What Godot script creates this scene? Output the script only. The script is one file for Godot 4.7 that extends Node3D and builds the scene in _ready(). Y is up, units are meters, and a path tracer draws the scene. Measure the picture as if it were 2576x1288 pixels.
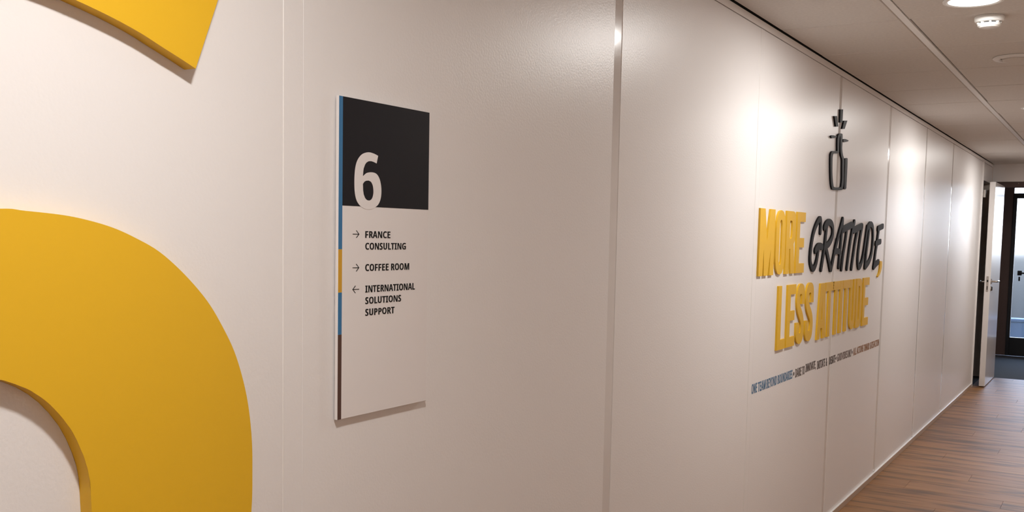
extends Node3D
# x runs down the corridor, y is up, z runs from the partition wall (z = 0) into the corridor. Metres.

const CEIL := 2.2226
const END_X := 11.66
const BACK_X := -3.0
const WIDE := 1.62
const LAMP_X := [-2.42, 0.68, 3.78, 6.88, 9.98, 12.9]
const LAMP_Z := 0.72
var M := {}
var taken := {}
var rng := RandomNumberGenerator.new()

# ---------------------------------------------------------------- helpers
func numbered(called: String) -> String:
	if not taken.has(called):
		taken[called] = 0
		return called
	taken[called] += 1
	return "%s_%03d" % [called, taken[called]]

func tag(o: Node, label := "", category := "", group := "", kind := "") -> Node:
	if label: o.set_meta("label", label)
	if category: o.set_meta("category", category)
	if group: o.set_meta("group", group)
	if kind: o.set_meta("kind", kind)
	return o

func base(called: String, at := Vector3.ZERO) -> Node3D:
	var o := Node3D.new()
	o.name = numbered(called)
	add_child(o)
	o.position = at
	return o

func structure(called: String, at := Vector3.ZERO) -> Node3D:
	var o := base(called, at)
	o.set_meta("kind", "structure")
	return o

func put(mesh: Mesh, called: String, mat: Material, parent: Node, at := Vector3.ZERO) -> MeshInstance3D:
	var o := MeshInstance3D.new()
	o.mesh = mesh
	o.name = called
	o.material_override = mat
	o.position = at
	parent.add_child(o, true)
	return o

func start() -> SurfaceTool:
	var st := SurfaceTool.new()
	st.begin(Mesh.PRIMITIVE_TRIANGLES)
	return st

func tri(st: SurfaceTool, a: Vector3, b: Vector3, c: Vector3, n: Vector3, nb = null, nc = null) -> void:
	# front faces run clockwise: order the corners against the normal
	var flip := (b - a).cross(c - a).dot(n) > 0.0
	st.set_normal(n); st.add_vertex(a)
	if flip:
		st.set_normal(n if nc == null else nc); st.add_vertex(c)
		st.set_normal(n if nb == null else nb); st.add_vertex(b)
	else:
		st.set_normal(n if nb == null else nb); st.add_vertex(b)
		st.set_normal(n if nc == null else nc); st.add_vertex(c)

func quad(st: SurfaceTool, a: Vector3, b: Vector3, c: Vector3, d: Vector3) -> void:
	var n := (c - a).cross(d - b).normalized()
	tri(st, a, b, c, n)
	tri(st, a, c, d, n)

# a box with chamfered edges, from corner lo to corner hi
func add_box(st: SurfaceTool, lo: Vector3, hi: Vector3, ch := 0.0) -> void:
	var c := (lo + hi) * 0.5
	var h := (hi - lo) * 0.5
	var k: float = minf(ch, minf(h.x, minf(h.y, h.z)) * 0.9)
	for ax in 3:
		for s: float in [-1.0, 1.0]:
			var u := (ax + 1) % 3
			var v := (ax + 2) % 3
			var p: Array[Vector3] = []
			for q: Array in [[-1, -1], [1, -1], [1, 1], [-1, 1]]:
				var w := Vector3.ZERO
				w[ax] = s * h[ax]
				w[u] = q[0] * (h[u] - k)
				w[v] = q[1] * (h[v] - k)
				p.append(c + w)
			var n := Vector3.ZERO
			n[ax] = s
			tri(st, p[0], p[1], p[2], n)
			tri(st, p[0], p[2], p[3], n)
	if k <= 0.0:
		return
	for ax in 3:
		var u := (ax + 1) % 3
		var v := (ax + 2) % 3
		for a: float in [-1.0, 1.0]:
			for b: float in [-1.0, 1.0]:
				var n := Vector3.ZERO
				n[u] = a; n[v] = b
				n = n.normalized()
				var p: Array[Vector3] = []
				for q: Array in [[-1, 0], [1, 0], [1, 1], [-1, 1]]:
					var w := Vector3.ZERO
					w[ax] = q[0] * (h[ax] - k)
					w[u] = a * (h[u] - (k if q[1] == 1 else 0.0))
					w[v] = b * (h[v] - (0.0 if q[1] == 1 else k))
					p.append(c + w)
				tri(st, p[0], p[1], p[2], n)
				tri(st, p[0], p[2], p[3], n)
	for a: float in [-1.0, 1.0]:
		for b: float in [-1.0, 1.0]:
			for d: float in [-1.0, 1.0]:
				var s := Vector3(a, b, d)
				tri(st, c + s * Vector3(h.x, h.y - k, h.z - k), c + s * Vector3(h.x - k, h.y, h.z - k), c + s * Vector3(h.x - k, h.y - k, h.z), s.normalized())

func box(lo: Vector3, hi: Vector3, ch := 0.0) -> Mesh:
	var st := start()
	add_box(st, lo, hi, ch)
	return st.commit()

# surface of revolution about y; profile of (radius, y)
func add_lathe(st: SurfaceTool, prof: Array, seg := 40, at := Vector3.ZERO) -> void:
	for i in prof.size() - 1:
		var a: Vector2 = prof[i]
		var b: Vector2 = prof[i + 1]
		var t := (b - a)
		var n2 := Vector2(t.y, -t.x).normalized()
		for k in seg:
			var p := TAU * k / seg
			var q := TAU * (k + 1) / seg
			var e0 := Vector3(cos(p), 0, sin(p))
			var e1 := Vector3(cos(q), 0, sin(q))
			var n0 := e0 * n2.x + Vector3(0, n2.y, 0)
			var n1 := e1 * n2.x + Vector3(0, n2.y, 0)
			var v00 := at + e0 * a.x + Vector3(0, a.y, 0)
			var v01 := at + e1 * a.x + Vector3(0, a.y, 0)
			var v10 := at + e0 * b.x + Vector3(0, b.y, 0)
			var v11 := at + e1 * b.x + Vector3(0, b.y, 0)
			if a.x > 1e-6:
				tri(st, v00, v01, v11, n0, n1, n1)
			if b.x > 1e-6:
				tri(st, v00, v11, v10, n0, n1, n0)

func lathe(prof: Array, seg := 40) -> Mesh:
	var st := start()
	add_lathe(st, prof, seg)
	return st.commit()

# a round bar along a path
func add_tube(st: SurfaceTool, path: Array, r: float, seg := 10) -> void:
	var rings: Array = []
	for i in path.size():
		var a: Vector3 = path[maxi(i - 1, 0)]
		var b: Vector3 = path[mini(i + 1, path.size() - 1)]
		var d := (b - a).normalized()
		var up := Vector3.UP if absf(d.y) < 0.9 else Vector3.RIGHT
		var s := d.cross(up).normalized()
		var t := s.cross(d)
		var ring: Array = []
		for k in seg:
			var p := TAU * k / seg
			var n := s * cos(p) + t * sin(p)
			ring.append([path[i] + n * r, n])
		rings.append(ring)
	for i in rings.size() - 1:
		for k in seg:
			var A: Array = rings[i][k]
			var B: Array = rings[i][(k + 1) % seg]
			var C: Array = rings[i + 1][(k + 1) % seg]
			var D: Array = rings[i + 1][k]
			tri(st, A[0], B[0], C[0], A[1], B[1], C[1])
			tri(st, A[0], C[0], D[0], A[1], C[1], D[1])
	for e in [0, rings.size() - 1]:
		var c: Vector3 = path[e]
		var dir: Vector3 = (path[0] - path[1] if e == 0 else path[e] - path[e - 1]).normalized()
		for k in seg:
			tri(st, c, rings[e][k][0], rings[e][(k + 1) % seg][0], dir)

func ccw(p: PackedVector2Array, want: bool) -> PackedVector2Array:
	var q := p.duplicate()
	var area := 0.0
	for i in q.size():
		area += q[i].cross(q[(i + 1) % q.size()])
	if (area > 0.0) != want:
		q.reverse()
	return q

func clean(p: PackedVector2Array) -> PackedVector2Array:
	var q := PackedVector2Array()
	for v in p:
		if q.is_empty() or q[q.size() - 1].distance_to(v) > 1e-5:
			q.append(v)
	while q.size() > 2 and q[0].distance_to(q[q.size() - 1]) < 1e-5:
		q.remove_at(q.size() - 1)
	return q

# an outline in x and y with holes, drawn out from z0 to z1, added to st; ax turns (x, y, z) into place
func add_prism(st: SurfaceTool, outer_in: PackedVector2Array, holes: Array, z0: float, z1: float, at := Vector3.ZERO, bas := Basis.IDENTITY) -> void:
	var outer := ccw(clean(outer_in), true)
	var rings: Array = [outer]
	var poly := outer.duplicate()
	for h_in: PackedVector2Array in holes:
		var h := ccw(clean(h_in), false)
		rings.append(h)
		var bi := 0; var bj := 0; var best := INF
		for i in poly.size():
			for j in h.size():
				var d := poly[i].distance_squared_to(h[j])
				if d < best:
					best = d; bi = i; bj = j
		var q := PackedVector2Array()
		for i in bi + 1: q.append(poly[i])
		for j in h.size() + 1: q.append(h[(bj + j) % h.size()])
		for i in range(bi, poly.size()): q.append(poly[i])
		poly = q
	var idx := Geometry2D.triangulate_polygon(poly)
	if idx.is_empty():
		# pull the cut a hair open and try again
		for i in poly.size(): poly[i] += Vector2(1e-6 * sin(i * 12.9), 1e-6 * cos(i * 7.3))
		idx = Geometry2D.triangulate_polygon(poly)
	if idx.is_empty():
		print("no triangles for an outline of ", poly.size())
	for side in 2:
		var z := z1 if side == 0 else z0
		var n := bas * Vector3(0, 0, 1 if side == 0 else -1)
		for k in range(0, idx.size(), 3):
			var a := poly[idx[k]]; var b := poly[idx[k + 1]]; var c := poly[idx[k + 2]]
			tri(st, at + bas * Vector3(a.x, a.y, z), at + bas * Vector3(b.x, b.y, z), at + bas * Vector3(c.x, c.y, z), n)
	for ring: PackedVector2Array in rings:
		var m := ring.size()
		var en: Array[Vector2] = []
		for i in m:
			var d := (ring[(i + 1) % m] - ring[i]).normalized()
			en.append(Vector2(d.y, -d.x))
		for i in m:
			var a := ring[i]; var b := ring[(i + 1) % m]
			var n := en[i]; var na := n; var nb := n
			var pr := en[(i - 1 + m) % m]; var nx := en[(i + 1) % m]
			if pr.dot(n) > 0.8: na = (pr + n).normalized()
			if nx.dot(n) > 0.8: nb = (nx + n).normalized()
			var A := bas * Vector3(na.x, na.y, 0); var B := bas * Vector3(nb.x, nb.y, 0)
			var p0 := at + bas * Vector3(a.x, a.y, z0); var p1 := at + bas * Vector3(b.x, b.y, z0)
			var p2 := at + bas * Vector3(b.x, b.y, z1); var p3 := at + bas * Vector3(a.x, a.y, z1)
			tri(st, p0, p1, p2, A, B, B)
			tri(st, p0, p2, p3, A, B, A)

func prism(outer: PackedVector2Array, holes: Array, z0: float, z1: float) -> Mesh:
	var st := start()
	add_prism(st, outer, holes, z0, z1)
	return st.commit()

# rounds an outline, keeping the corners that are listed
func rounded(p: PackedVector2Array, corners: Array, n := 4) -> PackedVector2Array:
	var out := PackedVector2Array()
	var m := p.size()
	for i in m:
		var p1 := p[i]; var p2 := p[(i + 1) % m]
		var p0 := p1 if corners.has(i) else p[(i - 1 + m) % m]
		var p3 := p2 if corners.has((i + 1) % m) else p[(i + 2) % m]
		for k in n:
			var t := float(k) / n
			out.append(0.5 * (2.0 * p1 + (p2 - p0) * t + (2.0 * p0 - 5.0 * p1 + 4.0 * p2 - p3) * t * t + (3.0 * p1 - p0 - 3.0 * p2 + p3) * t * t * t))
	return out

func smooth_line(p: PackedVector2Array, n := 4) -> PackedVector2Array:
	var out := PackedVector2Array()
	for i in p.size() - 1:
		var p1 := p[i]; var p2 := p[i + 1]
		var p0 := p[maxi(i - 1, 0)]; var p3 := p[mini(i + 2, p.size() - 1)]
		for k in n:
			var t := float(k) / n
			out.append(0.5 * (2.0 * p1 + (p2 - p0) * t + (2.0 * p0 - 5.0 * p1 + 4.0 * p2 - p3) * t * t + (3.0 * p1 - p0 - 3.0 * p2 + p3) * t * t * t))
	out.append(p[p.size() - 1])
	return out

# joins strokes (each a line and a width) into outlines with holes
func strokes_mesh(strokes: Array, z0: float, z1: float, end := Geometry2D.END_ROUND) -> Mesh:
	var outs: Array = []
	for s: Array in strokes:
		for poly: PackedVector2Array in Geometry2D.offset_polyline(scaled(smooth_line(s[0]), 1000.0), s[1] * 500.0, Geometry2D.JOIN_ROUND, end):
			outs.append(poly)
	var solid: Array = []
	var holes: Array = []
	for p: PackedVector2Array in outs:
		if Geometry2D.is_polygon_clockwise(p): holes.append(p)
		else: solid.append(p)
	var merged := true
	while merged:
		merged = false
		for i in solid.size():
			for j in range(i + 1, solid.size()):
				var r := Geometry2D.merge_polygons(solid[i], solid[j])
				var so: Array = []
				var ho: Array = []
				for q: PackedVector2Array in r:
					if Geometry2D.is_polygon_clockwise(q): ho.append(q)
					else: so.append(q)
				if so.size() == 1:
					solid.remove_at(j)
					solid[i] = so[0]
					holes.append_array(ho)
					merged = true
					break
			if merged: break
	# holes may have been covered by a later stroke
	var st := start()
	for s: PackedVector2Array in solid:
		var mine: Array = []
		for h: PackedVector2Array in holes:
			var left: Array = [ccw(h, true)]
			for k: PackedVector2Array in outs:
				if Geometry2D.is_polygon_clockwise(k): continue
				var nxt: Array = []
				for l: PackedVector2Array in left:
					for piece: PackedVector2Array in Geometry2D.clip_polygons(l, k):
						if not Geometry2D.is_polygon_clockwise(piece): nxt.append(piece)
				left = nxt
			for l: PackedVector2Array in left:
				if Geometry2D.is_point_in_polygon(l[0], s) and not mine.has(l): mine.append(scaled(l, 0.001))
		add_prism(st, scaled(s, 0.001), mine, z0, z1)
	return st.commit()

func scaled(p: PackedVector2Array, k: float) -> PackedVector2Array:
	var q := PackedVector2Array()
	for v in p: q.append(v * k)
	return q

func pts(a: Array) -> PackedVector2Array:
	var q := PackedVector2Array()
	for i in range(0, a.size(), 2): q.append(Vector2(a[i], a[i + 1]))
	return q

# an outline given inside the unit square, fitted to a rectangle
func fitted(a: Array, x0: float, x1: float, y0: float, y1: float) -> PackedVector2Array:
	var q := PackedVector2Array()
	for i in range(0, a.size(), 2): q.append(Vector2(lerpf(x0, x1, a[i]), lerpf(y0, y1, a[i + 1])))
	return q

func noise_texture(seed_: int, freq: float, ramp: Gradient, side := 512, octaves := 4, normal := false, bump := 2.0) -> NoiseTexture2D:
	var n := FastNoiseLite.new()
	n.seed = seed_
	n.frequency = freq
	n.fractal_octaves = octaves
	var t := NoiseTexture2D.new()
	t.width = side; t.height = side
	t.seamless = true
	t.noise = n
	if ramp: t.color_ramp = ramp
	t.as_normal_map = normal
	t.bump_strength = bump
	return t

func ramp(stops: Array) -> Gradient:
	var g := Gradient.new()
	var o := PackedFloat32Array(); var c := PackedColorArray()
	for s: Array in stops:
		o.append(s[0]); c.append(s[1])
	g.offsets = o; g.colors = c
	return g

func mat(color: Color, rough := 0.5, metal := 0.0, spec := 0.5) -> StandardMaterial3D:
	var m := StandardMaterial3D.new()
	m.albedo_color = color
	m.roughness = rough
	m.metallic = metal
	m.metallic_specular = spec
	return m

# ---------------------------------------------------------------- scene
func _ready() -> void:
	rng.seed = 6
	var cam := Camera3D.new()
	cam.name = "camera"
	add_child(cam)
	cam.transform = Transform3D(Basis(Vector3(0.515686, 0.019109, 0.856565), Vector3(0.057393, 0.996735, -0.056789), Vector3(-0.854853, 0.078446, 0.512905)), Vector3(0, 1.41, 1.19774))
	cam.projection = Camera3D.PROJECTION_FRUSTUM
	cam.near = 0.05
	cam.far = 200.0
	cam.size = 0.505806 * 0.05
	cam.frustum_offset = Vector2(0, 0.056589 * 0.05)
	cam.current = true

	var sky_mat := ProceduralSkyMaterial.new()
	sky_mat.sky_top_color = Color(0.58, 0.70, 0.87)
	sky_mat.sky_horizon_color = Color(0.90, 0.93, 0.97)
	sky_mat.ground_horizon_color = Color(0.82, 0.87, 0.93)
	sky_mat.ground_bottom_color = Color(0.30, 0.32, 0.35)
	sky_mat.sky_energy_multiplier = 3.4
	var sky := Sky.new()
	sky.sky_material = sky_mat
	var env := Environment.new()
	env.background_mode = Environment.BG_SKY
	env.sky = sky
	env.tonemap_mode = Environment.TONE_MAPPER_LINEAR
	env.tonemap_exposure = 1.08
	env.sdfgi_enabled = true
	env.ssao_enabled = true
	env.ssil_enabled = true
	var we := WorldEnvironment.new()
	we.name = "world_environment"
	we.environment = env
	add_child(we)

	materials()
	for i in LAMP_X.size():
		downlight(LAMP_X[i], i)
	wall_left()
	other_walls()
	ceiling()
	floor_planks()
	corridor_end()
	big_six()
	direction_sign()
	slogan()
	thumb_icon()
	small_text()
	smoke_detector()
	ceiling_valve()

func materials() -> void:
	var peel := noise_texture(11, 0.06, null, 512, 3, true, 3.0)
	M.panel = mat(Color(0.905, 0.89, 0.885), 0.36)
	M.panel.normal_enabled = true
	M.panel.normal_texture = peel
	M.panel.normal_scale = 0.12
	M.panel.uv1_triplanar = true
	M.panel.uv1_world_triplanar = true
	M.panel.uv1_scale = Vector3(4, 4, 4)
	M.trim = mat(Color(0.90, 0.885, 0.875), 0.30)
	M.profile = mat(Color(0.86, 0.84, 0.83), 0.12)
	M.backing = mat(Color(0.16, 0.15, 0.15), 0.8)
	M.base = mat(Color(0.70, 0.61, 0.53), 0.45)
	M.other = mat(Color(0.86, 0.805, 0.765), 0.6)
	M.tile = mat(Color(0.86, 0.84, 0.82), 0.85)
	M.tile.albedo_texture = noise_texture(5, 0.08, ramp([[0.0, Color(0.95, 0.95, 0.95)], [1.0, Color(1, 1, 1)]]), 256, 4)
	M.tile.uv1_triplanar = true
	M.tile.uv1_world_triplanar = true
	M.tile.uv1_scale = Vector3(3, 3, 3)
	M.bar = mat(Color(0.90, 0.89, 0.88), 0.35)
	M.white = mat(Color(0.93, 0.93, 0.92), 0.4)
	M.yellow = mat(Color(0.875, 0.685, 0.11), 0.5)
	M.black = mat(Color(0.055, 0.05, 0.06), 0.55, 0.0, 0.3)
	M.ink = mat(Color(0.06, 0.055, 0.06), 0.55, 0.0, 0.3)
	M.board = mat(Color(0.90, 0.88, 0.875), 0.45)
	M.header = mat(Color(0.09, 0.08, 0.10), 0.55, 0.0, 0.3)
	M.blue = mat(Color(0.16, 0.43, 0.62), 0.45)
	M.stripe_yellow = mat(Color(0.80, 0.60, 0.12), 0.45)
	M.brown = mat(Color(0.31, 0.20, 0.16), 0.45)
	M.vinyl_blue = mat(Color(0.24, 0.42, 0.56), 0.5)
	M.vinyl_dark = mat(Color(0.24, 0.18, 0.16), 0.5)
	M.vinyl_grey = mat(Color(0.40, 0.33, 0.31), 0.5)
	M.vinyl_orange = mat(Color(0.55, 0.37, 0.21), 0.5)
	M.steel = mat(Color(0.72, 0.70, 0.68), 0.22, 0.9)
	M.dark_metal = mat(Color(0.07, 0.07, 0.08), 0.4, 0.3)
	M.door = mat(Color(0.86, 0.84, 0.83), 0.22)
	M.frame_brown = mat(Color(0.30, 0.21, 0.18), 0.5)
	M.carpet = mat(Color(0.20, 0.185, 0.18), 0.95)
	M.dark_grey = mat(Color(0.20, 0.19, 0.19), 0.9)
	M.glass = mat(Color(0.80, 0.88, 0.95, 0.12), 0.05)
	M.glass.transparency = BaseMaterial3D.TRANSPARENCY_ALPHA
	M.slate = mat(Color(0.22, 0.28, 0.36), 0.7)
	M.lamp = mat(Color(1, 1, 1), 0.6)
	M.lamp.emission_enabled = true
	M.lamp.emission = Color(1.0, 0.99, 0.975)
	M.lamp.emission_energy_multiplier = 3.0
	# laminate boards: grain drawn out along z
	var tones := [Color(0.545, 0.385, 0.225), Color(0.555, 0.395, 0.235), Color(0.535, 0.375, 0.22), Color(0.56, 0.40, 0.245), Color(0.545, 0.385, 0.23)]
	M.planks = []
	for i in tones.size():
		var m := mat(Color(1, 1, 1), 0.5, 0.0, 0.35)
		var c: Color = tones[i]
		m.albedo_texture = noise_texture(31 + i, 0.012, ramp([[0.0, c * 0.64], [0.34, c * 0.84], [0.50, c], [1.0, c * 1.12]]), 512, 5)
		m.uv1_triplanar = true
		m.uv1_world_triplanar = true
		m.uv1_scale = Vector3(1.5, 1.0, 0.26)
		m.uv1_offset = Vector3(0.17 * i, 0, 0.31 * i)
		M.planks.append(m)

func downlight(x: float, i: int) -> void:
	var o := base("downlight", Vector3(x, CEIL, LAMP_Z))
	var where := ["recessed round downlight in the ceiling behind the viewer", "recessed round downlight in the ceiling over the big yellow numeral", "round white glowing downlight in the ceiling beside the smoke detector", "round glowing downlight in the ceiling past the round vent", "round glowing downlight in the ceiling near the open door", "round downlight in the lobby ceiling beyond the open door"]
	tag(o, where[i], "downlight", "recessed downlights along the corridor ceiling")
	put(lathe([Vector2(0.080, 0.012), Vector2(0.080, -0.002), Vector2(0.086, -0.005), Vector2(0.096, -0.003), Vector2(0.096, 0.0005)]), "trim_ring", M.white, o)
	put(lathe([Vector2(0.0, -0.003), Vector2(0.079, -0.002), Vector2(0.080, 0.003), Vector2(0.0, 0.003)]), "diffuser", M.lamp, o)
	var l := AreaLight3D.new()
	l.name = "downlight_glow"
	l.area_size = Vector2(0.112, 0.112)
	l.light_color = Color(1.0, 0.99, 0.975)
	l.light_energy = [2.1, 1.55, 1.75, 1.75, 1.9, 0.6][i]
	l.area_range = 30.0
	l.area_attenuation = 2.0
	l.shadow_enabled = true
	o.add_child(l)
	l.position = Vector3(0, -0.0065, 0)
	l.rotation_degrees = Vector3(-90, 0, 0)

# ---------------------------------------------------------------- the room
func wall_left() -> void:
	var w := structure("wall_left")
	tag(w, "white laminate partition wall with upright joints along the corridor", "")
	put(box(Vector3(BACK_X, 0, -0.11), Vector3(10.76, CEIL + 0.05, -0.016)), "backing", M.backing, w)
	# joints: [x, wide]
	var joints := [[-2.51, false], [-1.255, true], [-0.004, false], [1.251, false], [2.505, true], [3.761, false], [5.0, true], [6.211, true], [7.497, true], [8.772, true]]
	var x0 := BACK_X
	for k in joints.size() + 1:
		var x1: float = 10.76 if k == joints.size() else joints[k][0]
		put(box(Vector3(x0, 0.0, -0.016), Vector3(x1, 2.190, 0.0), 0.0012), "panel", M.panel, w)
		if k == joints.size(): break
		if joints[k][1]:
			put(box(Vector3(x1 + 0.0006, 0.0, -0.016), Vector3(x1 + 0.0457, 2.190, -0.0014), 0.0005), "joint_profile", M.profile, w)
			x0 = x1 + 0.046
		else:
			var st := start()
			add_box(st, Vector3(x1 - 0.001, 0.0, -0.016), Vector3(x1 + 0.0035, 2.190, 0.0012), 0.0011)
			put(st.commit(), "joint_bead", M.trim, w)
			put(box(Vector3(x1 + 0.0035, 0.0, -0.016), Vector3(x1 + 0.047, 2.190, 0.0002)), "cover_strip", M.panel, w)
			x0 = x1 + 0.047
	var t := structure("trim_1")
	tag(t, "white head rail along the top of the partition wall")
	put(box(Vector3(BACK_X, 2.1925, -0.016), Vector3(END_X, 2.2192, 0.001), 0.001), "head_rail", M.panel, t)
	var b := structure("baseboard_left")
	tag(b, "low pale skirting board under the partition wall")
	var bx := BACK_X
	for x: float in [0.0, 2.5, 5.02, 6.23, 7.5, 8.78, 10.757]:
		put(box(Vector3(bx, 0.0, 0.0), Vector3(x - 0.004, 0.0308, 0.0105), 0.001), "skirting", M.base, b)
		put(box(Vector3(bx, 0.0308, 0.0), Vector3(x - 0.004, 0.0338, 0.011), 0.001), "skirting_lit_edge", M.trim, b)  # white strip paints the light caught along the top edge of the skirting
		bx = x

func other_walls() -> void:
	var r := structure("wall_right")
	tag(r, "beige corridor wall opposite the partition")
	put(box(Vector3(BACK_X, 0, WIDE), Vector3(END_X, CEIL + 0.05, WIDE + 0.1)), "surface", M.other, r)
	var k := structure("wall_back")
	tag(k, "plain wall closing the corridor behind the viewer")
	put(box(Vector3(BACK_X - 0.1, 0, -0.11), Vector3(BACK_X, CEIL + 0.05, WIDE + 0.1)), "surface", M.other, k)

func ceiling() -> void:
	var c := structure("ceiling")
	tag(c, "suspended ceiling of pale mineral tiles on a white grid")
	put(box(Vector3(BACK_X - 0.1, CEIL + 0.05, -3.2), Vector3(16.3, CEIL + 0.15, WIDE + 0.4)), "slab", M.backing, c)
	for z: float in [0.464, 1.116]:
		put(box(Vector3(BACK_X, CEIL - 0.002, z - 0.013), Vector3(END_X, CEIL + 0.02, z + 0.013), 0.0008), "grid_bar", M.bar, c)
	var pitch := 0.62
	for row in range(-12, 13):
		var xa := 3.995 + pitch * row
		var xb := xa + pitch
		if xa > END_X - 0.02 or xb < BACK_X + 0.02: continue
		xa = maxf(xa, BACK_X); xb = minf(xb, END_X)
		for col: Array in [[0.003, 0.4475], [0.4805, 1.0995], [1.1325, 1.617]]:
			var lift := rng.randf_range(0.0, 0.0012)
			var lamp := -1.0
			if col[0] > 0.4 and col[0] < 0.5:
				for x: float in LAMP_X:
					if x > xa and x < xb: lamp = x
			var lo := Vector3(xa + 0.002, CEIL + lift, col[0])
			var hi := Vector3(xb - 0.002, CEIL + 0.018, col[1])
			if lamp > -9.0 and lamp != -1.0:
				var hole := PackedVector2Array()
				for i in 48: hole.append(Vector2(lamp + 0.088 * cos(TAU * i / 48), -(LAMP_Z + 0.088 * sin(TAU * i / 48))))
				var st := start()
				add_prism(st, pts([lo.x, -lo.z, hi.x, -lo.z, hi.x, -hi.z, lo.x, -hi.z]), [hole], lo.y, hi.y, Vector3.ZERO, Basis(Vector3(1, 0, 0), Vector3(0, 0, -1), Vector3(0, 1, 0)))
				put(st.commit(), "ceiling_tile", M.tile, c)
			else:
				put(box(lo, hi, 0.005), "ceiling_tile", M.tile, c)

func floor_planks() -> void:
	var f := structure("floor")
	tag(f, "brown wood laminate floor with boards laid across the corridor")
	put(box(Vector3(BACK_X - 0.1, -0.12, -3.2), Vector3(16.3, -0.008, WIDE + 0.4)), "subfloor", M.carpet, f)
	var pitch := 0.193
	var row := 0
	var x := BACK_X
	while x < END_X:
		var x1 := minf(x + pitch, END_X)
		var cut := fmod(0.37 + row * 0.61, 1.0) * (WIDE - 0.3) + 0.15
		for part: Array in [[-0.0, cut - 0.0004], [cut + 0.0004, WIDE]]:
			put(box(Vector3(x + 0.0004, -0.008, part[0]), Vector3(x1 - 0.0004, 0.0, part[1]), 0.0007), "plank", M.planks[rng.randi() % M.planks.size()], f)
		x = x1
		row += 1

func lever(parent: Node, at: Vector3, side: float, along: float, m: Material) -> void:
	var st := start()
	var z := at.z
	add_tube(st, [Vector3(at.x, at.y, z), Vector3(at.x, at.y, z + side * 0.045), Vector3(at.x + along * 0.012, at.y, z + side * 0.055), Vector3(at.x + along * 0.12, at.y, z + side * 0.057)], 0.0095)
	put(st.commit(), "lever_handle", m, parent)

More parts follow.
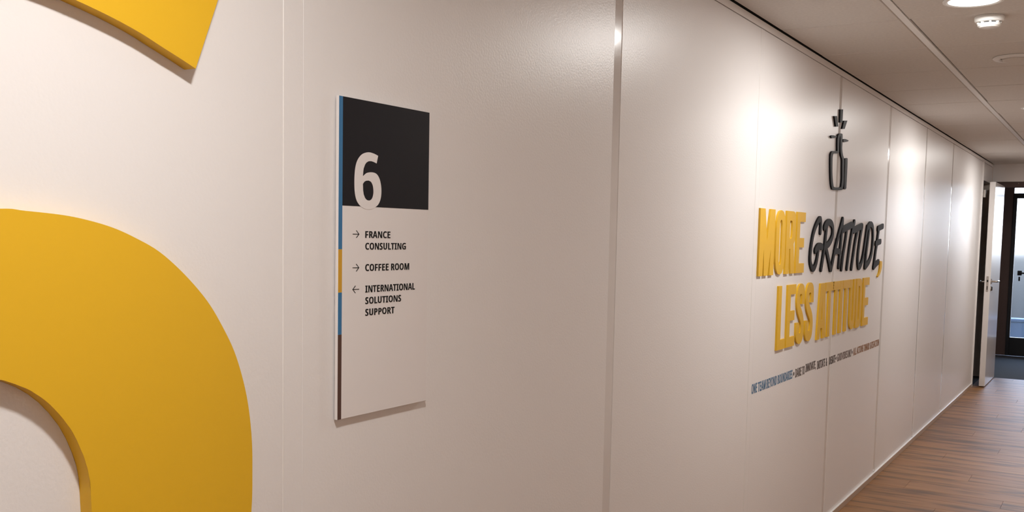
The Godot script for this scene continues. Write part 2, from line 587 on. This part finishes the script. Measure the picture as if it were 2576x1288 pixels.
func corridor_end() -> void:
	# doorway in the partition, its jamb and the wall over it
	var j := structure("trim_2")
	tag(j, "white door jamb at the end of the partition wall")
	put(box(Vector3(10.76, 0.0, -0.11), Vector3(10.778, 2.19, 0.013), 0.002), "jamb", M.trim, j)
	put(box(Vector3(10.778, 1.957, -0.03), Vector3(10.895, 2.19, 0.002), 0.002), "jamb_head", M.trim, j)
	put(box(Vector3(10.80, 1.846, 0.006), Vector3(10.83, 1.922, 0.036), 0.003), "closer_bracket", M.steel, j)
	var l := structure("wall_lintel")
	tag(l, "piece of partition wall over the doorway")
	put(box(Vector3(10.895, 2.02, -0.11), Vector3(END_X, 2.19, -0.004)), "lintel", M.panel, l)
	var cl := structure("wall_added_room")  # room added and made deep so the gap beside the leaf stays dark
	tag(cl, "pale walls of an added deep room that keeps the doorway gap dark")
	put(box(Vector3(8.2, 0, -3.2), Vector3(END_X + 0.1, CEIL + 0.05, -3.1)), "surface", M.other, cl)
	put(box(Vector3(8.2, 0, -3.1), Vector3(8.3, CEIL + 0.05, -0.11)), "surface", M.other, cl)
	put(box(Vector3(END_X, 0, -3.1), Vector3(END_X + 0.1, CEIL + 0.05, 0.0)), "surface", M.other, cl)

	var e := structure("wall_end")
	tag(e, "beige end wall over the opening to the lobby")
	put(box(Vector3(END_X, 2.042, 0.0), Vector3(END_X + 0.1, CEIL + 0.05, WIDE + 0.1)), "surface", M.panel, e)
	put(box(Vector3(END_X, 0.0, 1.15), Vector3(END_X + 0.1, 2.042, WIDE + 0.1)), "surface", M.panel, e)
	var fr := structure("trim_3")
	tag(fr, "dark brown door frame around the opening at the corridor end")
	var head := put(box(Vector3(END_X + 0.02, 1.985, 0.03), Vector3(END_X + 0.09, 2.042, 1.15), 0.003), "frame_head", M.frame_brown, fr)
	put(lathe([Vector2(0, -0.007), Vector2(0.005, -0.005), Vector2(0.007, 0), Vector2(0.005, 0.005), Vector2(0, 0.007)], 12), "screw_cap", M.steel, head, Vector3(END_X + 0.018, 2.0237, 0.245))
	put(box(Vector3(END_X + 0.02, 0.0, 0.0), Vector3(END_X + 0.09, 2.042, 0.03), 0.003), "frame_post", M.frame_brown, fr)
	put(box(Vector3(END_X + 0.02, 0.0, 1.09), Vector3(END_X + 0.09, 1.985, 1.15), 0.003), "frame_post", M.frame_brown, fr)

	# the open leaf along the partition
	var d := structure("door_1")
	tag(d, "white door leaf standing open along the partition wall")
	var leaf := put(box(Vector3(10.79, 0.010, 0.068), Vector3(11.65, 1.995, 0.120), 0.002), "door_leaf", M.door, d)
	put(box(Vector3(10.788, 0.935, 0.085), Vector3(10.7905, 1.085, 0.104)), "lock_plate", M.steel, leaf)
	put(box(Vector3(10.780, 1.030, 0.089), Vector3(10.789, 1.050, 0.101), 0.002), "latch", M.dark_metal, leaf)
	put(box(Vector3(10.786, 0.955, 0.091), Vector3(10.789, 0.990, 0.098), 0.001), "bolt", M.dark_metal, leaf)
	lever(d, Vector3(10.85, 1.036, 0.120), 1.0, 1.0, M.steel)
	lever(d, Vector3(10.85, 1.030, 0.068), -1.0, 1.0, M.steel)
	for y: float in [1.036, 0.966]:
		var rose := put(lathe([Vector2(0, 0.008), Vector2(0.022, 0.008), Vector2(0.025, 0.005), Vector2(0.025, 0)], 24), "rose", M.steel, d, Vector3(10.85, y, 0.120))
		rose.rotation_degrees = Vector3(90, 0, 0)
	put(box(Vector3(10.842, 0.945, 0.128), Vector3(10.858, 0.985, 0.136), 0.004), "lock_cylinder", M.dark_metal, d)

	# lobby behind
	var XE := 14.11
	var v := structure("wall_lobby")
	tag(v, "pale walls of the lobby beyond the corridor")
	put(box(Vector3(END_X + 0.1, 0, WIDE + 0.3), Vector3(XE, CEIL + 0.05, WIDE + 0.4)), "surface", M.other, v)
	put(box(Vector3(END_X + 0.1, 0, -1.4), Vector3(XE, CEIL + 0.05, -1.3)), "surface", M.other, v)
	put(box(Vector3(END_X, 0, -1.4), Vector3(END_X + 0.1, CEIL + 0.05, -1.25)), "surface", M.other, v)
	put(box(Vector3(END_X, 0, WIDE + 0.1), Vector3(END_X + 0.1, CEIL + 0.05, WIDE + 0.4)), "surface", M.other, v)
	put(box(Vector3(XE, 0, -1.4), Vector3(XE + 0.08, CEIL + 0.05, 0.004)), "brown_panel", M.frame_brown, v)
	put(box(Vector3(XE, 0, 0.90), Vector3(XE + 0.08, CEIL + 0.05, WIDE + 0.4)), "brown_panel", M.frame_brown, v)
	put(box(Vector3(XE, 2.10, 0.004), Vector3(XE + 0.08, CEIL + 0.05, 0.90)), "brown_panel", M.frame_brown, v)
	var g := structure("door_2")
	tag(g, "glazed door with a black frame and lever at the far end of the lobby")
	put(box(Vector3(XE - 0.02, 0, 0.002), Vector3(XE + 0.05, 2.03, 0.044), 0.003), "frame_post", M.dark_metal, g)
	put(box(Vector3(XE - 0.02, 0, 0.86), Vector3(XE + 0.05, 2.03, 0.90), 0.003), "frame_post", M.dark_metal, g)
	put(box(Vector3(XE - 0.02, 1.968, 0.044), Vector3(XE + 0.05, 2.032, 0.86), 0.003), "frame_rail", M.dark_metal, g)
	put(box(Vector3(XE - 0.02, 0.0, 0.044), Vector3(XE + 0.05, 0.23, 0.86), 0.003), "kick_panel", M.dark_metal, g)
	put(box(Vector3(XE + 0.01, 0.23, 0.044), Vector3(XE + 0.016, 1.968, 0.86)), "pane", M.glass, g)
	put(box(Vector3(XE + 0.01, 2.032, 0.004), Vector3(XE + 0.016, 2.10, 0.90)), "transom_pane", M.glass, g)
	var st := start()
	add_tube(st, [Vector3(XE + 0.01, 1.04, 0.12), Vector3(XE - 0.05, 1.04, 0.12), Vector3(XE - 0.055, 1.04, 0.135), Vector3(XE - 0.055, 1.04, 0.25)], 0.010)
	put(st.commit(), "lever_handle", M.dark_metal, g)
	put(box(Vector3(XE - 0.012, 0.94, 0.105), Vector3(XE + 0.012, 0.995, 0.125), 0.004), "lock_cylinder", M.dark_metal, g)
	put(box(Vector3(XE - 0.005, 1.01, 0.09), Vector3(XE + 0.012, 1.07, 0.14), 0.004), "lever_rose", M.dark_metal, g)
	# outside the glazed door
	var p := structure("wall_parapet", Vector3(16.6, 0, 0))
	tag(p, "slate blue parapet outside the glazed door")
	put(box(Vector3(0, -0.12, -3.0), Vector3(0.2, 0.25, 5.0), 0.01), "slab", M.slate, p)
	put(box(Vector3(-0.03, 0.25, -3.0), Vector3(0.23, 0.30, 5.0), 0.01), "coping", M.slate, p)

# ---------------------------------------------------------------- things on the wall
func big_six() -> void:
	var outer := pts([1.125, 1.838, 0.99, 1.888, 0.85, 1.912, 0.72, 1.915, 0.6, 1.886, 0.495, 1.841, 0.408, 1.77, 0.331, 1.666, 0.284, 1.547, 0.257, 1.404, 0.245, 1.223, 0.247, 1.019, 0.262, 0.879, 0.292, 0.764, 0.342, 0.664, 0.42, 0.583, 0.508, 0.533, 0.616, 0.497, 0.732, 0.489, 0.852, 0.505, 0.955, 0.552, 1.045, 0.625, 1.105, 0.72, 1.140, 0.835,
		1.1551, 0.9569, 1.1574, 1.0204, 1.1563, 1.0732, 1.1494, 1.1265, 1.1378, 1.1717, 1.1196, 1.2188, 1.0943, 1.2614, 1.0649, 1.301, 1.0227, 1.3414, 0.9781, 1.3745, 0.9358, 1.3947, 0.8996, 1.408, 0.8611, 1.4172, 0.8244, 1.4229, 0.7724, 1.4268, 0.7397, 1.428, 0.66, 1.415, 0.585, 1.375, 0.526, 1.304,
		0.529, 1.371, 0.545, 1.476, 0.575, 1.569, 0.62, 1.64, 0.68, 1.69, 0.74, 1.71, 0.795, 1.708, 0.8483, 1.6993, 0.8851, 1.6918, 0.9114, 1.6857, 0.9361, 1.679, 0.9564, 1.6728, 0.9879, 1.6616, 1.0195, 1.6508, 1.0456, 1.6412])
	var hole := pts([0.7351, 1.2189, 0.7546, 1.2111, 0.7747, 1.2007, 0.7952, 1.1853, 0.8126, 1.1676, 0.8305, 1.1441, 0.8431, 1.1204, 0.854, 1.0931, 0.8587, 1.0718, 0.8607, 1.0509, 0.862, 0.96, 0.85, 0.85, 0.81, 0.76, 0.748, 0.712, 0.668, 0.721, 0.603, 0.773, 0.559, 0.854, 0.537, 0.958, 0.53, 1.05, 0.545, 1.13, 0.59, 1.19, 0.65, 1.222, 0.70, 1.227])
	var tip := outer.size() - 1
	var junction := 0
	for i in outer.size():
		if outer[i].distance_to(Vector2(0.526, 1.304)) < 1e-4: junction = i
	var o := put(prism(rounded(outer, [0, tip, junction], 5), [rounded(hole, [], 5)], 0.0003, 0.024), numbered("wall_numeral"), M.yellow, self)
	tag(o, "huge thick yellow numeral 6 fixed to the white wall", "numeral")

func text_part(text: String, x0: float, x1: float, y0: float, y1: float, z: float, m: Material, parent: Node, called := "text_line", deep := 0.0006, weight := 700) -> void:
	var f := SystemFont.new()
	f.font_names = PackedStringArray(["Droid Sans"])
	f.font_weight = weight
	var t := TextMesh.new()
	t.font = f
	t.text = text
	t.font_size = 64
	t.pixel_size = 0.01
	t.depth = 0.02
	t.curve_step = 1.0
	var a := t.get_aabb()
	var o := put(t, called, m, parent)
	# capitals of the font stand 0.714 of its size high
	var cap := 0.714 * 64 * 0.01
	var bottom := a.position.y
	for ch in ["Q", ",", "&", "J"]:
		if text.contains(ch): bottom = a.position.y
	var sx := (x1 - x0) / a.size.x
	var sy := (y1 - y0) / minf(a.size.y, cap * 1.06)
	o.scale = Vector3(sx, sy, deep / 0.02)
	o.position = Vector3(x0 - a.position.x * sx, y0 - bottom * sy, z + deep * 0.5)

func direction_sign() -> void:
	var s := base("direction_sign", Vector3(1.3811, 1.0700, 0.0))
	tag(s, "white direction board with black header, white 6 and coloured left stripe", "sign")
	var d := Vector3(-1.3811, -1.0700, 0)
	var front := 0.0105
	s.scale = Vector3(0.9975, 0.9975, 1.0)
	s.position = Vector3(1.3776, 1.0709, 0.0)
	put(box(Vector3(1.3811, 1.0700, 0.0035), Vector3(1.6515, 1.6455, front), 0.0004), "board", M.board, s, d)
	for q: Array in [[1.42, 1.11], [1.61, 1.11], [1.42, 1.60], [1.61, 1.60]]:
		put(box(Vector3(q[0] - 0.012, q[1] - 0.012, 0.0), Vector3(q[0] + 0.012, q[1] + 0.012, 0.0036)), "spacer", M.dark_grey, s, d)
	var header := put(box(Vector3(1.3915, 1.4540, front - 0.0002), Vector3(1.6513, 1.6453, front + 0.0003)), "header_panel", M.header, s, d)
	for q: Array in [[1.3765, 1.6453, "blue_stripe", M.blue], [1.2995, 1.3763, "yellow_stripe", M.stripe_yellow], [1.2240, 1.2993, "blue_stripe", M.blue], [1.0702, 1.2238, "brown_stripe", M.brown]]:
		put(box(Vector3(1.3814, q[0], front - 0.0002), Vector3(1.3913, q[1], front + 0.0003)), q[2], q[3], s, d)
	var outer := pts([1.4905, 1.5487, 1.4821, 1.5510, 1.4730, 1.5526, 1.4633, 1.5531, 1.4534, 1.5514, 1.4445, 1.5481, 1.4372, 1.5429, 1.4308, 1.5353, 1.4269, 1.5266, 1.4246, 1.5161, 1.4236, 1.5029, 1.4238, 1.4880, 1.4250, 1.4777, 1.4275, 1.4693, 1.4317, 1.4620, 1.4382, 1.4561, 1.4456, 1.4524, 1.4546, 1.4498, 1.4643, 1.4492, 1.4743, 1.4504, 1.4834, 1.4538, 1.4911, 1.4583, 1.4969, 1.4653, 1.5002, 1.4742, 1.5010, 1.4849, 1.4999, 1.4946, 1.4967, 1.5041, 1.4913, 1.5116, 1.4841, 1.5160, 1.4749, 1.5173, 1.4658, 1.5168, 1.4568, 1.5147, 1.4494, 1.5101, 1.4471, 1.5088, 1.4473, 1.5137, 1.4487, 1.5214, 1.4516, 1.5282, 1.4557, 1.5332, 1.4617, 1.5365, 1.4686, 1.5375, 1.4762, 1.5369, 1.4864, 1.5344])
	var hole := pts([1.4472, 1.4948, 1.4511, 1.4988, 1.4570, 1.5012, 1.4639, 1.5018, 1.4706, 1.4998, 1.4752, 1.4943, 1.4775, 1.4867, 1.4776, 1.4790, 1.4755, 1.4722, 1.4716, 1.4676, 1.4656, 1.4655, 1.4589, 1.4662, 1.4535, 1.4700, 1.4498, 1.4759, 1.4480, 1.4835])
	var n := put(prism(rounded(outer, [0, outer.size() - 1, 33], 4), [rounded(hole, [0], 4)], front, front + 0.0006), "numeral_6", M.board, header)
	tag(n, "white numeral 6")
	var lines := [["FRANCE", 1.4557, 1.5296, 1.3969, 1.4097], ["CONSULTING", 1.456, 1.5785, 1.3752, 1.3881], ["COFFEE ROOM", 1.4564, 1.5898, 1.3360, 1.3490], ["INTERNATIONAL", 1.4569, 1.6093, 1.2966, 1.3096], ["SOLUTIONS", 1.4572, 1.5649, 1.2750, 1.2880], ["SUPPORT", 1.4574, 1.5448, 1.2533, 1.2662]]
	for l: Array in lines:
		var k := s
		text_part(l[0], l[1] - 1.3811, l[2] - 1.3811, l[3] - 1.07, l[4] - 1.07, front, M.ink, k)
	for a: Array in [[1.4202, 1.4376, 1.4036, 1.0], [1.4202, 1.4379, 1.3428, 1.0], [1.4212, 1.4390, 1.3034, -1.0]]:
		var tipx: float = a[1] if a[3] > 0 else a[0]
		var y: float = a[2]
		var bk: float = -a[3] * 0.0075
		var st := start()
		for line: PackedVector2Array in [pts([a[0], y, a[1], y]), pts([tipx + bk, y + 0.0066, tipx, y, tipx + bk, y - 0.0066])]:
			for poly: PackedVector2Array in Geometry2D.offset_polyline(scaled(line, 10000.0), 6.0, Geometry2D.JOIN_MITER, Geometry2D.END_BUTT):
				add_prism(st, scaled(poly, 0.0001), [], front, front + 0.0005)
		put(st.commit(), "arrow", M.ink, s, d)

# block capitals of the slogan, fitted to a rectangle
func block_letter(ch: String, x0: float, x1: float, y0: float, y1: float, deep: float) -> Mesh:
	var w := x1 - x0
	var s := 0.046 / w            # a stem, as a share of the width
	var b := 0.157                # a bar, as a share of the height
	var o: Array = []
	var holes: Array = []
	match ch:
		"L": o = [0, 0, 1, 0, 1, b, s, b, s, 1, 0, 1]
		"E": o = [0, 0, 1, 0, 1, b, s, b, s, 0.42, 0.9, 0.42, 0.9, 0.42 + b, s, 0.42 + b, s, 1 - b, 1, 1 - b, 1, 1, 0, 1]
		"T": o = [0.5 - s / 2, 0, 0.5 + s / 2, 0, 0.5 + s / 2, 1 - b, 1, 1 - b, 1, 1, 0, 1, 0, 1 - b, 0.5 - s / 2, 1 - b]
		"I": o = [0, 0, 1, 0, 1, 1, 0, 1]
		"M": o = [0, 0, 0.255, 0, 0.30, 0.40, 0.345, 0, 0.60, 0, 0.76, 0.40, 0.735, 0, 1, 0, 1, 1, 0.68, 1, 0.49, 0.52, 0.315, 1, 0, 1]
		"A":
			o = [0, 0, 0.33, 0, 0.39, 0.19, 0.60, 0.19, 0.65, 0, 1, 0, 0.81, 1, 0.22, 1]
			holes = [[0.435, 0.35, 0.565, 0.35, 0.50, 0.74]]
		"R":
			o = [0, 0, 0.36, 0, 0.36, 0.40, 0.44, 0.40, 0.60, 0, 1, 0, 0.84, 0.42, 0.80, 0.475, 0.90, 0.52, 0.97, 0.59, 1, 0.68, 1, 0.84, 0.96, 0.93, 0.86, 0.985, 0.70, 1, 0, 1]
			holes = [[0.36, 0.56, 0.52, 0.56, 0.60, 0.585, 0.63, 0.64, 0.63, 0.79, 0.60, 0.835, 0.52, 0.85, 0.36, 0.85]]
		"D":
			o = [0, 0, 0.55, 0, 0.80, 0.02, 0.95, 0.10, 1, 0.24, 1, 0.76, 0.95, 0.90, 0.80, 0.98, 0.55, 1, 0, 1]
			holes = [[0.37, 0.15, 0.52, 0.15, 0.60, 0.18, 0.63, 0.25, 0.63, 0.75, 0.60, 0.82, 0.52, 0.85, 0.37, 0.85]]
		"O":
			o = [0.5, 0, 0.72, 0.02, 0.89, 0.09, 0.98, 0.2, 1, 0.32, 1, 0.68, 0.98, 0.8, 0.89, 0.91, 0.72, 0.98, 0.5, 1, 0.28, 0.98, 0.11, 0.91, 0.02, 0.8, 0, 0.68, 0, 0.32, 0.02, 0.2, 0.11, 0.09, 0.28, 0.02]
			holes = [[0.5, 0.145, 0.59, 0.165, 0.63, 0.21, 0.64, 0.3, 0.64, 0.7, 0.63, 0.79, 0.59, 0.835, 0.5, 0.855, 0.41, 0.835, 0.37, 0.79, 0.36, 0.7, 0.36, 0.3, 0.37, 0.21, 0.41, 0.165]]
		"U":
			o = [0.5, 0, 0.72, 0.015, 0.9, 0.07, 0.98, 0.16, 1, 0.28, 1, 1, 0.63, 1, 0.63, 0.27, 0.61, 0.185, 0.5, 0.15, 0.39, 0.185, 0.37, 0.27, 0.37, 1, 0, 1, 0, 0.28, 0.02, 0.16, 0.1, 0.07, 0.28, 0.015]
		"S":
			var line := fitted([0.80, 0.655, 0.80, 0.79, 0.74, 0.885, 0.5, 0.915, 0.27, 0.885, 0.195, 0.79, 0.195, 0.70, 0.30, 0.59, 0.68, 0.43, 0.80, 0.32, 0.80, 0.21, 0.73, 0.115, 0.5, 0.085, 0.27, 0.115, 0.2, 0.21, 0.2, 0.36], x0, x1, y0, y1)
			return strokes_mesh([[line, 0.0455]], 0.0, deep, Geometry2D.END_BUTT)
	var hh: Array = []
	for h: Array in holes: hh.append(fitted(h, x0, x1, y0, y1))
	return prism(fitted(o, x0, x1, y0, y1), hh, 0.0, deep)

func word(called: String, label: String, letters: Array, y0: float, y1: float) -> void:
	var at := Vector3(letters[0][1], y0, 0.0003)
	var o := base(called, at)
	tag(o, label, "lettering")
	for l: Array in letters:
		put(block_letter(l[0], l[1] - at.x, l[2] - at.x, 0.0, y1 - y0, 0.008), "letter_" + str(l[0]).to_lower(), M.yellow, o)

func slogan() -> void:
	word("word_more", "thick yellow raised letters spelling MORE on the wall", [["M", 3.812, 4.005], ["O", 4.027, 4.156], ["R", 4.170, 4.308], ["E", 4.327, 4.457]], 1.2645, 1.5255)
	word("word_less", "thick yellow raised letters spelling LESS under the word MORE", [["L", 4.093, 4.208], ["E", 4.227, 4.352], ["S", 4.369, 4.496], ["S", 4.514, 4.650]], 0.9525, 1.217)
	word("word_attitude", "thick yellow raised letters spelling ATTITUDE after the word LESS", [["A", 4.727, 4.884], ["T", 4.866, 5.018], ["T", 5.004, 5.150], ["I", 5.154, 5.206], ["T", 5.212, 5.370], ["U", 5.374, 5.495], ["D", 5.515, 5.648], ["E", 5.680, 5.827]], 0.945, 1.2065)
	var t := 0.008
	var g := base("word_gratitude", Vector3(4.56, 1.26, 0.0003))
	tag(g, "black raised brush letters spelling GRATITUDE above the word ATTITUDE", "lettering")
	var letters := {
		"letter_g": [[[4.724, 1.4435, 4.725, 1.4819, 4.7163, 1.502, 4.688, 1.499, 4.6387, 1.4709, 4.5996, 1.4327, 4.5774, 1.3881, 4.5643, 1.3437, 4.571, 1.3061, 4.6071, 1.2790, 4.6427, 1.2820, 4.6748, 1.3069, 4.6925, 1.3403, 4.6986, 1.3594], 0.027], [[4.6478, 1.3596, 4.6819, 1.3762, 4.7231, 1.381, 4.765, 1.3761], 0.030]],
		"letter_r": [[[4.8375, 1.4717, 4.8256, 1.4275, 4.8105, 1.3736, 4.7898, 1.3248, 4.7652, 1.2736], 0.029], [[4.7946, 1.4662, 4.8207, 1.4817, 4.8776, 1.493, 4.935, 1.4817, 4.9568, 1.4561, 4.9473, 1.4235, 4.8959, 1.3933, 4.8291, 1.3785], 0.031], [[4.8406, 1.3686, 4.8881, 1.3238, 4.9381, 1.2701], 0.030]],
		"letter_a": [[[5.1461, 1.5104, 5.1153, 1.4761, 5.0659, 1.4243, 5.0143, 1.3605, 4.9818, 1.3102, 4.9539, 1.2692], 0.028], [[5.1471, 1.5053, 5.1409, 1.4559, 5.1298, 1.3989, 5.1147, 1.3343, 5.1041, 1.279], 0.028], [[5.0052, 1.353, 5.0679, 1.3552, 5.125, 1.3497], 0.028]],
		"letter_t": [[[5.1457, 1.4579, 5.2387, 1.473, 5.3515, 1.4884], 0.033], [[5.2408, 1.4541, 5.2212, 1.4011, 5.1867, 1.3346, 5.1651, 1.267], 0.028]],
		"letter_i": [[[5.4024, 1.5034, 5.3671, 1.4641, 5.3221, 1.3788, 5.2812, 1.2674], 0.028]],
		"letter_t_001": [[[5.3933, 1.4587, 5.4795, 1.4723, 5.5781, 1.4856], 0.033], [[5.4824, 1.4598, 5.4428, 1.4017, 5.4076, 1.3242, 5.3824, 1.2654], 0.028]],
		"letter_u": [[[5.5893, 1.4847, 5.5598, 1.4344, 5.5288, 1.3611, 5.5211, 1.3026, 5.5493, 1.267, 5.599, 1.2819, 5.6432, 1.3249, 5.6815, 1.4025, 5.7132, 1.4807], 0.030]],
		"letter_d": [[[5.770, 1.4785, 5.7485, 1.4148, 5.7221, 1.3423, 5.7008, 1.2671], 0.030], [[5.7202, 1.4778, 5.7853, 1.4991, 5.8453, 1.4889, 5.8717, 1.4524, 5.8753, 1.403, 5.8575, 1.3414, 5.8034, 1.2968, 5.7081, 1.2665], 0.031]],
		"letter_e": [[[6.0211, 1.4759, 5.9967, 1.416, 5.961, 1.3407, 5.9277, 1.2608], 0.032], [[5.9969, 1.4778, 6.1305, 1.4934], 0.031], [[5.9565, 1.3939, 6.0816, 1.4053], 0.031], [[5.9253, 1.2609, 5.9897, 1.2778, 6.0534, 1.2894], 0.031]]}
	for k: String in letters:
		var ss: Array = []
		for q: Array in letters[k]: ss.append([pts(q[0]), q[1]])
		put(strokes_mesh(ss, 0.0, t), k, M.black, g, Vector3(-4.56, -1.26, 0))
	var c := put(prism(rounded(pts([6.0915, 1.2937, 6.1471, 1.2914, 6.1509, 1.2688, 6.1379, 1.2433, 6.0972, 1.2153, 6.0464, 1.2006, 6.0372, 1.2072, 6.0778, 1.2317, 6.0939, 1.2633]), [0, 1, 5, 6]), [], 0.0003, 0.008), numbered("comma"), M.yellow, self)
	tag(c, "yellow raised comma after the black word GRATITUDE", "lettering")

func thumb_icon() -> void:
	var o := base("thumb_icon", Vector3(5.0, 1.646, 0.0003))
	tag(o, "black raised outline of a thumbs up hand with rays above the slogan", "wall icon")
	var d := Vector3(-5.0, -1.646, 0)
	var t := 0.0082
	var hand := pts([4.9676, 1.8318, 4.9608, 1.8687, 4.9629, 1.8956, 4.9769, 1.911, 5.0053, 1.9183, 5.0408, 1.9203, 5.0547, 1.9158, 5.0591, 1.8771, 5.0599, 1.8499, 5.0793, 1.8242, 5.1098, 1.8024, 5.1155, 1.7649, 5.1224, 1.7136, 5.1186, 1.6788, 5.1044, 1.6608, 5.0826, 1.6522, 4.9249, 1.6462, 4.8936, 1.6524, 4.8717, 1.6762, 4.8542, 1.7215, 4.8415, 1.793, 4.8476, 1.8115, 4.8686, 1.8226, 4.8992, 1.8264])
	var hole := pts([5.0007, 1.8283, 4.9969, 1.8718, 4.9996, 1.8956, 5.0049, 1.9055, 5.0135, 1.9052, 5.0194, 1.8737, 5.025, 1.8437, 5.043, 1.8163, 5.0697, 1.7978, 5.075, 1.7623, 5.0831, 1.7114, 5.0773, 1.6801, 5.0599, 1.6649, 4.9433, 1.6592, 4.9181, 1.6686, 4.8985, 1.7009, 4.8873, 1.7334, 4.8813, 1.7893, 4.8862, 1.8078, 4.9012, 1.8156, 4.9696, 1.8209])
	put(prism(rounded(hand, [0, 23], 3), [rounded(hole, [0, 20], 3)], 0.0, t), "hand_outline", M.black, o, d)
	put(prism(pts([5.1308, 1.8091, 5.1718, 1.8138, 5.1817, 1.8093, 5.1834, 1.7694, 5.183, 1.717, 5.1807, 1.6662, 5.164, 1.6595, 5.1369, 1.6606, 5.1356, 1.7143, 5.1345, 1.7662]), [], 0.0, t), "cuff", M.black, o, d)
	for r: Array in [[4.9915, 2.0306, 5.0434, 2.0365, 5.0408, 1.9737, 4.9958, 1.9691], [4.881, 1.9875, 4.931, 1.9929, 4.9646, 1.9469, 4.9195, 1.9424], [5.0748, 1.9864, 5.14, 1.9932, 5.0923, 1.9483, 5.0436, 1.9436]]:
		put(prism(pts(r), [], 0.0, t), "ray", M.black, o, d)
	for r: Array in [[4.8339, 1.8882, 4.8463, 1.894, 4.8795, 1.898, 4.9343, 1.899, 4.9353, 1.8938, 4.8818, 1.885, 4.8483, 1.883], [5.0775, 1.8951, 5.1087, 1.9012, 5.176, 1.901, 5.174, 1.8956, 5.1085, 1.8865, 5.079, 1.8873]]:
		put(prism(rounded(pts(r), [], 3), [], 0.0, t), "spark", M.black, o, d)

func small_text() -> void:
	var rows := [
		["tagline_team", "row of small blue wall letters reading ONE TEAM BEYOND BOUNDARIES", M.vinyl_blue, [["ONE", 3.807, 3.875], ["TEAM", 3.887, 3.988], ["BEYOND", 4.000, 4.139], ["BOUNDARIES", 4.154, 4.373]]],
		["tagline_dare", "row of small dark wall letters reading DARE TO INNOVATE, INITIATE & DEBATE", M.vinyl_dark, [["•", 4.387, 4.402], ["DARE", 4.421, 4.516], ["TO", 4.529, 4.570], ["INNOVATE,", 4.586, 4.764], ["INITIATE", 4.790, 4.938], ["&", 4.955, 4.980], ["DEBATE", 5.026, 5.142]]],
		["tagline_vibes", "row of small grey wall letters reading GOOD VIBES ONLY", M.vinyl_grey, [["•", 5.150, 5.167], ["GOOD", 5.184, 5.280], ["VIBES", 5.289, 5.404], ["ONLY", 5.413, 5.497]]],
		["tagline_actions", "row of small orange brown wall letters reading ALL ACTIONS TOWARD SATISFACTION", M.vinyl_orange, [["•", 5.506, 5.523], ["ALL", 5.540, 5.612], ["ACTIONS", 5.624, 5.780], ["TOWARD", 5.793, 5.940], ["SATISFACTION", 5.957, 6.200]]]]
	for r: Array in rows:
		var x0: float = r[3][0][1]
		var o := base(r[0], Vector3(x0, 0.80, 0.0002))
		tag(o, r[1], "lettering")
		for w: Array in r[3]:
			# the row drops a little along the wall, as the photograph shows
			var y: float = lerpf(0.8075, 0.7920, (w[1] - 3.8) / 2.4) - 0.80
			if w[0] == "•":
				var c: float = (w[1] + w[2]) * 0.5 - x0
				var ring := PackedVector2Array()
				for i in 20: ring.append(Vector2(c + 0.0085 * cos(TAU * i / 20), y + 0.020 + 0.0085 * sin(TAU * i / 20)))
				put(prism(ring, [], 0.0, 0.0006), "bullet", M.vinyl_dark, o)
			else:
				text_part(w[0], w[1] - x0, w[2] - x0, y, y + 0.0395, 0.0, r[2], o, "text_word")

# ---------------------------------------------------------------- things on the ceiling
func smoke_detector() -> void:
	var o := base("smoke_detector", Vector3(4.07, CEIL, 0.74))
	tag(o, "round white smoke detector on the ceiling", "smoke detector")
	put(lathe([Vector2(0.049, 0.0), Vector2(0.050, -0.004), Vector2(0.050, -0.014), Vector2(0.046, -0.020), Vector2(0.034, -0.0215), Vector2(0.034, -0.018)]), "base", M.white, o)
	put(lathe([Vector2(0.031, -0.018), Vector2(0.031, -0.0255)]), "chamber", M.dark_grey, o)
	put(lathe([Vector2(0.034, -0.0245), Vector2(0.040, -0.0255), Vector2(0.038, -0.033), Vector2(0.030, -0.039), Vector2(0.014, -0.042), Vector2(0.0, -0.0425)]), "cap", M.white, o)
	for k in 8:
		var a := TAU * k / 8.0 + 0.2
		var st := start()
		add_box(st, Vector3(-0.0035, -0.0265, 0.030), Vector3(0.0035, -0.017, 0.0405), 0.001)
		var r := put(st.commit(), "rib", M.white, o)
		r.rotation.y = a

func ceiling_valve() -> void:
	var o := base("ceiling_vent", Vector3(5.0, CEIL, 0.755))
	tag(o, "flat round off-white air vent on the ceiling past the smoke detector", "vent")
	put(lathe([Vector2(0.098, 0.0), Vector2(0.098, -0.004), Vector2(0.092, -0.009), Vector2(0.074, -0.010), Vector2(0.070, -0.002)]), "rim", M.bar, o)
	put(lathe([Vector2(0.060, -0.002), Vector2(0.060, -0.012), Vector2(0.052, -0.016), Vector2(0.0, -0.017)]), "disc", M.tile, o)
